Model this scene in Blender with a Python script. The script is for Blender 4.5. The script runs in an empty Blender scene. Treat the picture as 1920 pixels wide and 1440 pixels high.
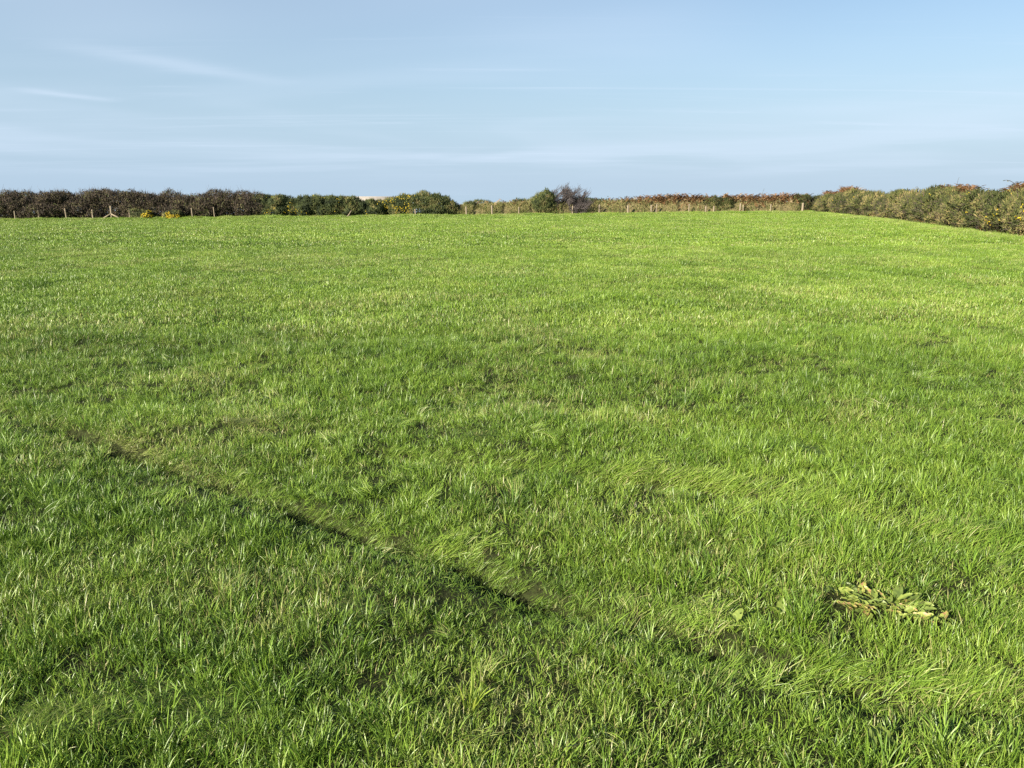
import bpy, math
import numpy as np
from math import radians, sin, cos, pi
from mathutils import Vector, Euler

scene = bpy.context.scene
RNG = np.random.default_rng(11)

# ------------------------------------------------------------------ camera
PITCH = 15.0
cam_d = bpy.data.cameras.new("camera")
cam = bpy.data.objects.new("camera", cam_d)
scene.collection.objects.link(cam)
cam.location = (0, 0, 1.6)
cam.rotation_euler = (radians(90 - PITCH), 0, 0)
cam_d.sensor_width = 36.0
cam_d.lens = 36.0 * 1397 / 1920
cam_d.clip_start = 0.05
cam_d.clip_end = 600000
scene.camera = cam

# ------------------------------------------------------------------ light
SUN_DIR = Vector((-0.74, -0.67, 0)).normalized()      # towards the sun
SUN_EL = radians(24)
to_sun = Vector((SUN_DIR.x * cos(SUN_EL), SUN_DIR.y * cos(SUN_EL), sin(SUN_EL)))
sun_d = bpy.data.lights.new("sun", 'SUN')
sun_d.energy = 5.0
sun_d.angle = radians(0.53)
sun_d.color = (1.0, 0.90, 0.74)
sun = bpy.data.objects.new("sun", sun_d)
scene.collection.objects.link(sun)
sun.rotation_euler = to_sun.to_track_quat('Z', 'Y').to_euler()
sun.location = (-30, -20, 40)

scene.view_settings.view_transform = 'Standard'
scene.view_settings.look = 'None'
scene.view_settings.exposure = 1.38
scene.view_settings.gamma = 1.0
scene.view_settings.use_curve_mapping = False

world = bpy.data.worlds.new("World")
scene.world = world
world.use_nodes = True
wn = world.node_tree
wn.nodes.clear()


def N(nt, t, **kw):
    n = nt.nodes.new(t)
    for k, v in kw.items():
        if k == 'inp':
            for a, b in v.items():
                n.inputs[a].default_value = b
        else:
            setattr(n, k, v)
    return n


def math_n(nt, op, a, b=None, c=None, clamp=False):
    n = nt.nodes.new('ShaderNodeMath')
    n.operation = op
    n.use_clamp = clamp
    for i, v in enumerate((a, b, c)):
        if v is None:
            continue
        if isinstance(v, (int, float)):
            n.inputs[i].default_value = v
        else:
            nt.links.new(v, n.inputs[i])
    return n.outputs[0]


def build_sky():
    nt = wn
    L = nt.links.new
    sky = N(nt, 'ShaderNodeTexSky', sky_type='NISHITA', sun_disc=False)
    sky.sun_elevation = SUN_EL
    sky.sun_rotation = math.atan2(SUN_DIR.x, SUN_DIR.y)
    sky.altitude = 20
    sky.air_density = 1.0
    sky.dust_density = 0.25
    sky.ozone_density = 2.0
    geo = N(nt, 'ShaderNodeTexCoord')
    sep = N(nt, 'ShaderNodeSeparateXYZ')
    L(geo.outputs['Generated'], sep.inputs[0])
    z = math_n(nt, 'MAXIMUM', sep.outputs[2], 0.0)
    zz = math_n(nt, 'ADD', z, 0.035)
    px = math_n(nt, 'DIVIDE', sep.outputs[0], zz)
    py = math_n(nt, 'DIVIDE', sep.outputs[1], zz)
    com = N(nt, 'ShaderNodeCombineXYZ')
    L(px, com.inputs[0]); L(py, com.inputs[1])
    lowfade = N(nt, 'ShaderNodeMapRange', interpolation_type='SMOOTHSTEP')
    lowfade.inputs[1].default_value = 0.0; lowfade.inputs[2].default_value = 0.03
    L(sep.outputs[2], lowfade.inputs[0])
    # high thin veil, drawn out in long bands
    mp = N(nt, 'ShaderNodeMapping')
    mp.inputs['Rotation'].default_value = (0, 0, radians(12))
    mp.inputs['Location'].default_value = SKY_SHIFT
    mp.inputs['Scale'].default_value = (0.20, 0.17, 1)
    L(com.outputs[0], mp.inputs[0])
    n1 = N(nt, 'ShaderNodeTexNoise', inp={'Scale': 1.0, 'Detail': 3.0, 'Roughness': 0.5, 'Distortion': 0.5})
    L(mp.outputs[0], n1.inputs['Vector'])
    mp2 = N(nt, 'ShaderNodeMapping')
    mp2.inputs['Rotation'].default_value = (0, 0, radians(-18))
    mp2.inputs['Scale'].default_value = (0.16, 1.3, 1)
    mp2.inputs['Location'].default_value = (3.1, 1.7, 0)
    L(com.outputs[0], mp2.inputs[0])
    n2 = N(nt, 'ShaderNodeTexNoise', inp={'Scale': 1.0, 'Detail': 9.0, 'Roughness': 0.66, 'Distortion': 1.1})
    L(mp2.outputs[0], n2.inputs['Vector'])
    r1 = N(nt, 'ShaderNodeMapRange', interpolation_type='SMOOTHSTEP')
    r1.inputs[1].default_value = 0.38; r1.inputs[2].default_value = 0.70
    r1.inputs[3].default_value = 0.0; r1.inputs[4].default_value = 0.36
    L(n1.outputs[0], r1.inputs[0])
    r2 = N(nt, 'ShaderNodeMapRange', interpolation_type='SMOOTHSTEP')
    r2.inputs[1].default_value = 0.52; r2.inputs[2].default_value = 0.78
    r2.inputs[3].default_value = 0.0; r2.inputs[4].default_value = 0.30
    L(n2.outputs[0], r2.inputs[0])
    # wisps: short drawn-out cirrus strands at given places of the cloud layer
    wis = None
    for (ax, ay, bx, by, w, s) in WISPS:
        dx, dy = bx - ax, by - ay
        ln = math.hypot(dx, dy)
        ux, uy = dx / ln, dy / ln
        wob = math_n(nt, 'MULTIPLY', math_n(nt, 'SUBTRACT', n2.outputs[0], 0.5), w * 2.5)
        qx = math_n(nt, 'SUBTRACT', px, ax)
        qy = math_n(nt, 'SUBTRACT', py, ay)
        al = math_n(nt, 'DIVIDE', math_n(nt, 'ADD', math_n(nt, 'MULTIPLY', qx, ux), math_n(nt, 'MULTIPLY', qy, uy)), ln)
        pe = math_n(nt, 'ADD', math_n(nt, 'SUBTRACT', math_n(nt, 'MULTIPLY', qy, ux), math_n(nt, 'MULTIPLY', qx, uy)), wob)
        g = math_n(nt, 'DIVIDE', pe, w)
        g = math_n(nt, 'EXPONENT', math_n(nt, 'MULTIPLY', math_n(nt, 'MULTIPLY', g, g), -1.0))
        e = math_n(nt, 'MULTIPLY', al, math_n(nt, 'SUBTRACT', 1.0, al))
        e = math_n(nt, 'MULTIPLY', math_n(nt, 'MAXIMUM', e, 0.0), 4.0 * s)
        g = math_n(nt, 'MULTIPLY', g, e)
        wis = g if wis is None else math_n(nt, 'ADD', wis, g)
    f = math_n(nt, 'ADD', r1.outputs[0], r2.outputs[0])
    f = math_n(nt, 'ADD', f, wis)
    low = N(nt, 'ShaderNodeMapRange', interpolation_type='SMOOTHSTEP')
    low.inputs[1].default_value = 0.0; low.inputs[2].default_value = 0.24
    low.inputs[3].default_value = 0.90; low.inputs[4].default_value = 0.18
    L(sep.outputs[2], low.inputs[0])
    hz = N(nt, 'ShaderNodeMix', data_type='RGBA')
    L(low.outputs[0], hz.inputs[0])
    L(sky.outputs[0], hz.inputs[6])
    hz.inputs[7].default_value = HAZE_COL
    f = math_n(nt, 'MULTIPLY', f, lowfade.outputs[0], clamp=True)
    cl = N(nt, 'ShaderNodeMix', data_type='RGBA')
    L(f, cl.inputs[0])
    L(hz.outputs[2], cl.inputs[6])
    cl.inputs[7].default_value = CLOUD_COL
    bg = N(nt, 'ShaderNodeBackground')
    bg.inputs[1].default_value = SKY_STRENGTH
    L(cl.outputs[2], bg.inputs[0])
    out = N(nt, 'ShaderNodeOutputWorld')
    L(bg.outputs[0], out.inputs[0])


SKY_STRENGTH = 0.05
SKY_SHIFT = (5.1, 3.3, 0)
HAZE_COL = (3.6, 4.95, 6.45, 1)
CLOUD_COL = (5.9, 6.9, 8.3, 1)
# cloud-layer coordinates are direction.xy / (direction.z + 0.035)
WISPS = [(-2.78, 4.68, -1.71, 6.39, 0.20, 0.26), (-3.95, 6.25, -3.55, 7.2, 0.13, 0.32)]
build_sky()

scene.cycles.max_bounces = 4
scene.cycles.diffuse_bounces = 2
scene.cycles.glossy_bounces = 2
scene.cycles.transmission_bounces = 3
scene.cycles.transparent_max_bounces = 4
scene.cycles.use_denoising = False
world.cycles.sampling_method = 'NONE'


# ------------------------------------------------------------------ helpers
def lattice(ix, iy, seed):
    h = (ix.astype(np.int64) * 374761393 + iy.astype(np.int64) * 668265263 + seed * 1442695041) & 0x7fffffff
    h = ((h ^ (h >> 13)) * 1274126177) & 0x7fffffff
    h = h ^ (h >> 16)
    return (h & 0xffff) / 65535.0


def vnoise(x, y, seed=0):
    x = np.asarray(x, float); y = np.asarray(y, float)
    x0 = np.floor(x); y0 = np.floor(y)
    fx = x - x0; fy = y - y0
    fx = fx * fx * (3 - 2 * fx); fy = fy * fy * (3 - 2 * fy)
    x0 = x0.astype(np.int64); y0 = y0.astype(np.int64)
    a = lattice(x0, y0, seed); b = lattice(x0 + 1, y0, seed)
    c = lattice(x0, y0 + 1, seed); d = lattice(x0 + 1, y0 + 1, seed)
    return (a * (1 - fx) + b * fx) * (1 - fy) + (c * (1 - fx) + d * fx) * fy


def fbm(x, y, seed=0, oct=3):
    s = 0; a = 0.5; t = 0
    for i in range(oct):
        s = s + a * vnoise(np.asarray(x) * 2 ** i + 17.3 * i, np.asarray(y) * 2 ** i - 9.1 * i, seed + i)
        t += a; a *= 0.5
    return s / t


RUT_A = np.array([(-9.33, 9.12), (-5.19, 6.31), (-3.5, 5.18), (-2.66, 4.61), (-1.72, 3.99), (-0.99, 3.51), (-0.4, 3.15), (0.09, 2.78), (0.46, 2.58), (0.87, 2.28), (1.3, 2.09), (1.6, 2.01), (1.87, 1.92), (2.38, 1.78)])
RUT_B = np.array([(-0.89, 4.51), (-0.2, 4.34), (0.45, 4.19), (1.11, 3.91), (1.45, 3.59), (1.9, 3.26), (2.31, 3.1), (2.84, 2.87), (3.31, 2.66)])


def path_dist(x, y, P):
    """signed distance (positive on the camera's side) and arc length of the nearest point"""
    x = np.asarray(x, float); y = np.asarray(y, float)
    best = np.full(x.shape, 1e9); sd = np.zeros(x.shape); arc = np.zeros(x.shape)
    acc = 0.0
    for (ax, ay), (bx, by) in zip(P[:-1], P[1:]):
        dx, dy = bx - ax, by - ay
        l2 = dx * dx + dy * dy
        t = np.clip(((x - ax) * dx + (y - ay) * dy) / l2, 0, 1)
        ex = x - (ax + t * dx); ey = y - (ay + t * dy)
        d = np.hypot(ex, ey)
        m = d < best
        s = np.where(ex * dy - ey * dx > 0, 1.0, -1.0)
        best = np.where(m, d, best); sd = np.where(m, d * s, sd)
        arc = np.where(m, acc + t * math.sqrt(l2), arc)
        acc += math.sqrt(l2)
    return sd, arc


def ground_z(x, y):
    x = np.asarray(x, float); y = np.asarray(y, float)
    yy = np.clip(y, 0, 70)
    xx = np.clip(x, -45, 32)
    z = yy / 60 * (-0.84 + 0.0058 * xx)
    far = np.maximum(y - 70, 0)
    z = z - 0.034 * far
    z = z - 0.03 * np.maximum(np.abs(x) - 60, 0) - 0.0 * y
    damp = np.clip(1.3 - y / 60, 0.25, 1)
    z = z + (fbm(x * 1.2, y * 1.2, 5) - 0.5) * 0.13 * damp + (fbm(x * 0.22, y * 0.22, 8) - 0.5) * 0.07 * damp
    near = (np.abs(x) < 9) & (y < 10)
    for P in (RUT_A, RUT_B):
        sd, _ = path_dist(x, y, P)
        z = z - np.where(near, 0.125 * np.exp(-(sd / 0.07) ** 2), 0)
    # land drops away to the sea far out
    r = np.hypot(x, y)
    z = z - np.clip((r - 320) / 60, 0, 1) ** 2 * 26
    return z


def gz(x, y):
    return float(ground_z(np.array([x]), np.array([y]))[0])


def link(o):
    scene.collection.objects.link(o)
    return o


def tag(o, label=None, cat=None, group=None, kind=None):
    if label: o['label'] = label
    if cat: o['category'] = cat
    if group: o['group'] = group
    if kind: o['kind'] = kind
    return o


TINY = {'foliage', 'flowers', 'twigs', 'leaves', 'fronds', 'bramble_leaves', 'dead_grass', 'suckers', 'crown'}   # thousands of pieces too small to pick apart


class MB:
    """collects triangles/quads with a per-vertex 'tint' colour"""
    def __init__(self):
        self.v = []; self.t = []; self.c = []; self.n = 0

    def add(self, v, f, c):
        v = np.asarray(v, float).reshape(-1, 3)
        f = np.asarray(f, int).reshape(-1, 3)
        c = np.broadcast_to(np.asarray(c, float), (len(v), 3))
        self.v.append(v); self.t.append(f + self.n); self.c.append(c)
        self.n += len(v)

    def mesh(self, name, mat, smooth=False):
        v = np.concatenate(self.v); f = np.concatenate(self.t); c = np.concatenate(self.c)
        me = bpy.data.meshes.new(name)
        me.vertices.add(len(v)); me.vertices.foreach_set('co', v.ravel())
        me.loops.add(len(f) * 3); me.loops.foreach_set('vertex_index', f.ravel().astype(np.int32))
        me.polygons.add(len(f))
        me.polygons.foreach_set('loop_start', np.arange(0, len(f) * 3, 3, dtype=np.int32))
        if smooth:
            me.polygons.foreach_set('use_smooth', np.ones(len(f), dtype=bool))
        a = me.attributes.new('tint', 'FLOAT_COLOR', 'POINT')
        a.data.foreach_set('color', np.c_[c, np.ones(len(c))].astype(np.float32).ravel())
        me.materials.append(mat)
        me.update(); me.validate()
        return me

    def obj(self, name, mat, parent=None, smooth=False):
        o = link(bpy.data.objects.new(name, self.mesh(name, mat, smooth)))
        if name in TINY: o['kind'] = 'stuff'
        if parent: o.parent = parent
        return o

    def tube(self, pts, radii, sides=5, col=(0.5, 0.5, 0.5), cap=True):
        pts = np.asarray(pts, float); k = len(pts)
        radii = np.broadcast_to(np.asarray(radii, float), (k,))
        d = np.gradient(pts, axis=0)
        d /= np.linalg.norm(d, axis=1)[:, None] + 1e-9
        up = np.where(np.abs(d[:, 2:3]) > 0.9, np.array([[1.0, 0, 0]]), np.array([[0, 0, 1.0]]))
        a = np.cross(d, up); a /= np.linalg.norm(a, axis=1)[:, None] + 1e-9
        b = np.cross(d, a)
        th = np.arange(sides) * 2 * pi / sides
        ring = pts[:, None] + radii[:, None, None] * (np.cos(th)[None, :, None] * a[:, None] + np.sin(th)[None, :, None] * b[:, None])
        v = ring.reshape(-1, 3); f = []
        for i in range(k - 1):
            for j in range(sides):
                p, q = i * sides + j, i * sides + (j + 1) % sides
                f += [(p, q, q + sides), (p, q + sides, p + sides)]
        if cap:
            for j in range(1, sides - 1):
                f.append((0, j + 1, j))
                e = (k - 1) * sides
                f.append((e, e + j, e + j + 1))
        self.add(v, f, col)


def empty(name, loc, rz=0.0):
    o = link(bpy.data.objects.new(name, None))
    o.location = loc
    o.rotation_euler = (0, 0, rz)
    o.empty_display_size = 0.2
    return o


# ------------------------------------------------------------------ materials
def new_mat(name):
    m = bpy.data.materials.new(name)
    m.use_nodes = True
    nt = m.node_tree
    nt.nodes.clear()
    return m, nt


def ramp(nt, fac, stops):
    r = N(nt, 'ShaderNodeValToRGB')
    el = r.color_ramp.elements
    while len(el) < len(stops):
        el.new(0.5)
    for e, (p, c) in zip(el, stops):
        e.position = p; e.color = (*c, 1)
    nt.links.new(fac, r.inputs[0])
    return r.outputs[0]


def leafy_out(nt, col, rough=0.5, trans=0.35, spec=0.35, tcol=None):
    L = nt.links.new
    p = N(nt, 'ShaderNodeBsdfPrincipled', inp={'Roughness': rough, 'Specular IOR Level': spec})
    L(col, p.inputs['Base Color'])
    t = N(nt, 'ShaderNodeBsdfTranslucent')
    L(tcol or col, t.inputs[0])
    mx = N(nt, 'ShaderNodeMixShader')
    mx.inputs[0].default_value = trans
    L(p.outputs[0], mx.inputs[1]); L(t.outputs[0], mx.inputs[2])
    o = N(nt, 'ShaderNodeOutputMaterial')
    L(mx.outputs[0], o.inputs[0])


def mix(nt, fac, a, b, blend='MIX'):
    m = N(nt, 'ShaderNodeMix', data_type='RGBA', blend_type=blend)
    L = nt.links.new
    if isinstance(fac, (int, float)): m.inputs[0].default_value = fac
    else: L(fac, m.inputs[0])
    for i, v in ((6, a), (7, b)):
        if isinstance(v, tuple): m.inputs[i].default_value = (*v, 1)
        else: L(v, m.inputs[i])
    return m.outputs[2]


def mat_grass():
    m, nt = new_mat("grass_blade")
    L = nt.links.new
    at = N(nt, 'ShaderNodeAttribute', attribute_name='tint')          # r hue, g straw, b along the blade
    ins = N(nt, 'ShaderNodeAttribute', attribute_name='shade', attribute_type='INSTANCER')   # x hue shift, y dryness, z value
    sp = N(nt, 'ShaderNodeSeparateColor'); L(at.outputs['Color'], sp.inputs[0])
    si = N(nt, 'ShaderNodeSeparateXYZ'); L(ins.outputs['Vector'], si.inputs[0])
    hue = math_n(nt, 'ADD', math_n(nt, 'MULTIPLY', sp.outputs[0], 0.56), math_n(nt, 'MULTIPLY', si.outputs[0], 0.44))
    g = ramp(nt, hue, [(0.0, (0.048, 0.096, 0.015)), (0.35, (0.108, 0.198, 0.023)), (0.65, (0.183, 0.292, 0.034)), (1.0, (0.310, 0.408, 0.072))])
    # paler stem at the foot
    foot = N(nt, 'ShaderNodeMapRange', interpolation_type='SMOOTHSTEP')
    foot.inputs[1].default_value = 0.0; foot.inputs[2].default_value = 0.4; foot.inputs[3].default_value = 0.12; foot.inputs[4].default_value = 0.0
    L(sp.outputs[2], foot.inputs[0])
    g = mix(nt, foot.outputs[0], g, (0.13, 0.15, 0.055))
    st = math_n(nt, 'ADD', sp.outputs[1], math_n(nt, 'SUBTRACT', si.outputs[1], 1.0))
    st = math_n(nt, 'MULTIPLY', st, 6.0, clamp=True)
    straw = ramp(nt, sp.outputs[0], [(0.0, (0.26, 0.22, 0.09)), (0.5, (0.34, 0.36, 0.13)), (1.0, (0.30, 0.38, 0.10))])
    c = mix(nt, st, g, straw)
    hsv = N(nt, 'ShaderNodeHueSaturation'); L(c, hsv.inputs['Color']); L(si.outputs[2], hsv.inputs['Value'])
    leafy_out(nt, hsv.outputs[0], rough=0.42, trans=0.22, spec=0.42)
    return m


def mat_tint(name, stops, rough=0.6, trans=0.25, spec=0.25, noise=0.0):
    """leaf material driven by the red channel of the tint attribute"""
    m, nt = new_mat(name)
    at = N(nt, 'ShaderNodeAttribute', attribute_name='tint')
    sp = N(nt, 'ShaderNodeSeparateColor'); nt.links.new(at.outputs['Color'], sp.inputs[0])
    c = ramp(nt, sp.outputs[0], stops)
    leafy_out(nt, c, rough, trans, spec)
    return m


def mat_soil():
    m, nt = new_mat("turf_soil")
    L = nt.links.new
    g = N(nt, 'ShaderNodeNewGeometry')
    n1 = N(nt, 'ShaderNodeTexNoise', inp={'Scale': 3.0, 'Detail': 8.0, 'Roughness': 0.7})
    n2 = N(nt, 'ShaderNodeTexNoise', inp={'Scale': 60.0, 'Detail': 4.0})
    L(g.outputs['Position'], n1.inputs['Vector']); L(g.outputs['Position'], n2.inputs['Vector'])
    c1 = ramp(nt, n1.outputs[0], [(0.3, (0.016, 0.020, 0.008)), (0.7, (0.030, 0.036, 0.012))])
    c2 = ramp(nt, n2.outputs[0], [(0.35, (0.020, 0.020, 0.009)), (0.65, (0.042, 0.056, 0.015))])
    c = mix(nt, 0.5, c1, c2)
    p = N(nt, 'ShaderNodeBsdfPrincipled', inp={'Roughness': 0.95, 'Specular IOR Level': 0.1})
    L(c, p.inputs['Base Color'])
    b = N(nt, 'ShaderNodeBump', inp={'Strength': 0.6, 'Distance': 0.02})
    L(n2.outputs[0], b.inputs['Height']); L(b.outputs[0], p.inputs['Normal'])
    o = N(nt, 'ShaderNodeOutputMaterial'); L(p.outputs[0], o.inputs[0])
    return m


def mat_sea():
    m, nt = new_mat("sea_water")
    L = nt.links.new
    g = N(nt, 'ShaderNodeNewGeometry')
    n = N(nt, 'ShaderNodeTexNoise', inp={'Scale': 0.02, 'Detail': 6.0})
    L(g.outputs['Position'], n.inputs['Vector'])
    p = N(nt, 'ShaderNodeBsdfPrincipled', inp={'Roughness': 0.0, 'IOR': 1.33})
    p.inputs['Base Color'].default_value = (0.05, 0.11, 0.19, 1)
    L(ramp(nt, n.outputs[0], [(0.3, (0.16, 0.26, 0.38)), (0.7, (0.20, 0.31, 0.43))]), p.inputs['Base Color'])
    o = N(nt, 'ShaderNodeOutputMaterial'); L(p.outputs[0], o.inputs[0])
    return m


def mat_plain(name, c1, c2, scale=8.0, rough=0.8, stretch=(1, 1, 1), bump=0.3):
    m, nt = new_mat(name)
    L = nt.links.new
    tc = N(nt, 'ShaderNodeTexCoord')
    mp = N(nt, 'ShaderNodeMapping'); mp.inputs['Scale'].default_value = stretch
    L(tc.outputs['Object'], mp.inputs[0])
    n = N(nt, 'ShaderNodeTexNoise', inp={'Scale': scale, 'Detail': 6.0, 'Roughness': 0.65})
    L(mp.outputs[0], n.inputs['Vector'])
    c = ramp(nt, n.outputs[0], [(0.3, c1), (0.7, c2)])
    p = N(nt, 'ShaderNodeBsdfPrincipled', inp={'Roughness': rough, 'Specular IOR Level': 0.2})
    L(c, p.inputs['Base Color'])
    b = N(nt, 'ShaderNodeBump', inp={'Strength': bump, 'Distance': 0.02})
    L(n.outputs[0], b.inputs['Height']); L(b.outputs[0], p.inputs['Normal'])
    o = N(nt, 'ShaderNodeOutputMaterial'); L(p.outputs[0], o.inputs[0])
    return m


M_GRASS = mat_grass()
M_SOIL = mat_soil()
M_SEA = mat_sea()
M_GORSE = mat_tint("gorse_sprig", [(0.0, (0.022, 0.034, 0.012)), (0.45, (0.055, 0.075, 0.020)), (0.8, (0.105, 0.120, 0.035)), (1.0, (0.17, 0.15, 0.06))], 0.6, 0.12)
M_GORSE_PALE = mat_tint("gorse_sprig_pale", [(0.0, (0.030, 0.040, 0.012)), (0.45, (0.080, 0.094, 0.026)), (0.8, (0.150, 0.150, 0.046)), (1.0, (0.25, 0.20, 0.09))], 0.6, 0.12)
M_FLOWER = mat_tint("gorse_flower", [(0.0, (0.42, 0.30, 0.015)), (1.0, (0.70, 0.56, 0.04))], 0.6, 0.3)
M_THORN = mat_tint("thorn_leaf", [(0.0, (0.020, 0.020, 0.010)), (0.5, (0.062, 0.054, 0.026)), (0.8, (0.105, 0.082, 0.042)), (1.0, (0.085, 0.100, 0.032))], 0.7, 0.12)
M_TWIG = mat_tint("twig_bark", [(0.0, (0.030, 0.023, 0.018)), (1.0, (0.11, 0.085, 0.068))], 0.85, 0.0)
M_TREE = mat_tint("grey_twig_bark", [(0.0, (0.040, 0.034, 0.034)), (1.0, (0.13, 0.112, 0.108))], 0.85, 0.0)
M_BRACKEN = mat_tint("bracken_frond", [(0.0, (0.095, 0.048, 0.022)), (0.5, (0.21, 0.115, 0.050)), (0.8, (0.28, 0.185, 0.10)), (1.0, (0.38, 0.31, 0.18))], 0.8, 0.2)
M_BRAMBLE = mat_tint("bramble_leaf", [(0.0, (0.035, 0.048, 0.016)), (0.5, (0.085, 0.105, 0.030)), (0.8, (0.15, 0.16, 0.05)), (1.0, (0.30, 0.23, 0.12))], 0.55, 0.2)
M_DRYGRASS = mat_tint("rough_grass", [(0.0, (0.075, 0.120, 0.028)), (0.45, (0.15, 0.20, 0.05)), (0.75, (0.30, 0.28, 0.11)), (1.0, (0.46, 0.40, 0.20))], 0.6, 0.3)
M_DOCK = mat_tint("dock_leaf", [(0.0, (0.080, 0.120, 0.030)), (0.5, (0.20, 0.265, 0.055)), (0.82, (0.33, 0.37, 0.085)), (0.92, (0.40, 0.25, 0.12)), (1.0, (0.24, 0.11, 0.05))], 0.45, 0.25, 0.4)
M_POST = mat_plain("weathered_post_wood", (0.15, 0.125, 0.09), (0.30, 0.25, 0.175), 14, 0.85, (1, 1, 0.15))
M_STONE_EARTH = mat_plain("bank_earth", (0.10, 0.085, 0.04), (0.22, 0.18, 0.09), 2.0, 0.95)
M_WALL = mat_plain("cream_render", (0.42, 0.37, 0.28), (0.50, 0.45, 0.35), 0.8, 0.8)
M_ROOF = mat_plain("grey_sheet_roof", (0.22, 0.20, 0.18), (0.28, 0.26, 0.23), 1.2, 0.85)
M_DARK = mat_plain("dark_opening", (0.03, 0.03, 0.03), (0.05, 0.05, 0.05), 1.0, 0.6)


# ------------------------------------------------------------------ the setting: field, land beyond, sea
def grid_sheet(name, xs, ys, mat):
    X, Y = np.meshgrid(xs, ys)
    Z = ground_z(X, Y)
    v = np.c_[X.ravel(), Y.ravel(), Z.ravel()]
    nx, ny = len(xs), len(ys)
    i, j = np.meshgrid(np.arange(nx - 1), np.arange(ny - 1))
    a = (j * nx + i).ravel()
    f = np.c_[a, a + 1, a + nx + 1, a, a + nx + 1, a + nx].reshape(-1, 3)
    mb = MB(); mb.add(v, f, (0.5, 0.5, 0.5))
    return mb.obj(name, mat, smooth=True)


def spaced(lo, hi, near_lo, near_hi, fine, grow):
    mid = list(np.arange(near_lo, near_hi + 1e-6, fine))
    s, x = fine, near_hi
    while x < hi:
        s *= grow; x += s; mid.append(min(x, hi))
    s, x, left = fine, near_lo, []
    while x > lo:
        s *= grow; x -= s; left.append(max(x, lo))
    return np.array(left[::-1] + mid)


field = grid_sheet("field", spaced(-420, 420, -5, 5, 0.05, 1.07), spaced(-60, 420, 0.6, 7.5, 0.05, 1.05), M_SOIL)
tag(field, kind='structure')

mbs = MB()
R = 400000.0
ang = np.linspace(0, 2 * pi, 97)[:-1]
mbs.add(np.r_[[[0, 0, -24]], np.c_[np.cos(ang) * R, np.sin(ang) * R, np.full(96, -24.0)]],
        [(0, 1 + i, 1 + (i + 1) % 96) for i in range(96)], (0.5, 0.5, 0.5))
tag(mbs.obj("sea", M_SEA), kind='structure')

# ------------------------------------------------------------------ boundary geometry
def bound_y(x):
    return 56 + (x + 37.6) * 10 / 63.4


HEDGE = np.array([(25.8, 66.0), (25.4, 61.0), (24.5, 54.8), (23.4, 48.5), (22.2, 42.7), (20.9, 37.5), (19.9, 33.7), (18.9, 29.0), (18.5, 27.3), (17.9, 22.5), (17.5, 18.0)])


def hedge_point(s):
    d = np.r_[0, np.cumsum(np.hypot(*np.diff(HEDGE, axis=0).T))]
    return np.interp(s, d, HEDGE[:, 0]), np.interp(s, d, HEDGE[:, 1])


HEDGE_LEN = float(np.sum(np.hypot(*np.diff(HEDGE, axis=0).T)))

# ------------------------------------------------------------------ grass
def blades(mb, base, az, length, width, lean, curl, hue, straw, seg=4, twist=0.0):
    """numpy-vectorised curved blades. lean = start angle from vertical, curl = extra bend to the tip"""
    n = len(az)
    t = np.linspace(0, 1, seg + 1)
    ang = lean[:, None] + curl[:, None] * t[None] ** 1.3
    ds = length[:, None] / seg
    mid = (ang[:, 1:] + ang[:, :-1]) / 2
    r = np.c_[np.zeros(n), np.cumsum(np.sin(mid) * ds, 1)]
    h = np.c_[np.zeros(n), np.cumsum(np.cos(mid) * ds, 1)]
    wv = width[:, None] * (0.75 + 0.55 * t[None] - 0.2 * t[None] ** 2) * np.sqrt(np.clip(1 - t[None] ** 2.2, 0, 1))
    ca, sa = np.cos(az)[:, None], np.sin(az)[:, None]
    cx = base[:, 0:1] + r * ca; cy = base[:, 1:2] + r * sa; cz = base[:, 2:3] + h
    tw = RNG.uniform(-0.9, 0.9, n)[:, None] + twist * t[None]
    # width direction: sideways, twisted about the blade
    nx = -sa * np.cos(tw) + ca * np.cos(ang) * np.sin(tw)
    ny = ca * np.cos(tw) + sa * np.cos(ang) * np.sin(tw)
    nz = -np.sin(ang) * np.sin(tw)
    P0 = np.stack([cx - nx * wv / 2, cy - ny * wv / 2, cz - nz * wv / 2], -1)
    P1 = np.stack([cx + nx * wv / 2, cy + ny * wv / 2, cz + nz * wv / 2], -1)
    V = np.empty((n, 2 * seg + 1, 3))
    V[:, 0:2 * seg:2] = P0[:, :seg]; V[:, 1:2 * seg:2] = P1[:, :seg]
    V[:, 2 * seg] = np.stack([cx[:, -1], cy[:, -1], cz[:, -1]], -1)
    f = []
    for i in range(seg - 1):
        a = 2 * i
        f += [(a, a + 1, a + 3), (a, a + 3, a + 2)]
    a = 2 * (seg - 1)
    f.append((a, a + 1, a + 2))
    f = np.array(f)
    F = (np.arange(n) * (2 * seg + 1))[:, None, None] + f[None]
    tv = np.r_[np.repeat(t[:seg], 2), 1.0]
    C = np.empty((n, 2 * seg + 1, 3))
    C[..., 0] = hue[:, None]; C[..., 1] = straw[:, None]; C[..., 2] = tv[None]
    mb.add(V.reshape(-1, 3), F.reshape(-1, 3), C.reshape(-1, 3))


tuft_col = bpy.data.collections.new("grass_sources")        # not linked to the scene: only instanced
TUFT = {}


def add_source(kind, mb):
    i = len(tuft_col.objects)
    o = bpy.data.objects.new("tuft_%02d" % i, mb.mesh("tuft_%02d" % i, M_GRASS))
    tuft_col.objects.link(o)
    TUFT.setdefault(kind, []).append(i)


def U(a, b, n):
    return RNG.uniform(a, b, n)


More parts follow.
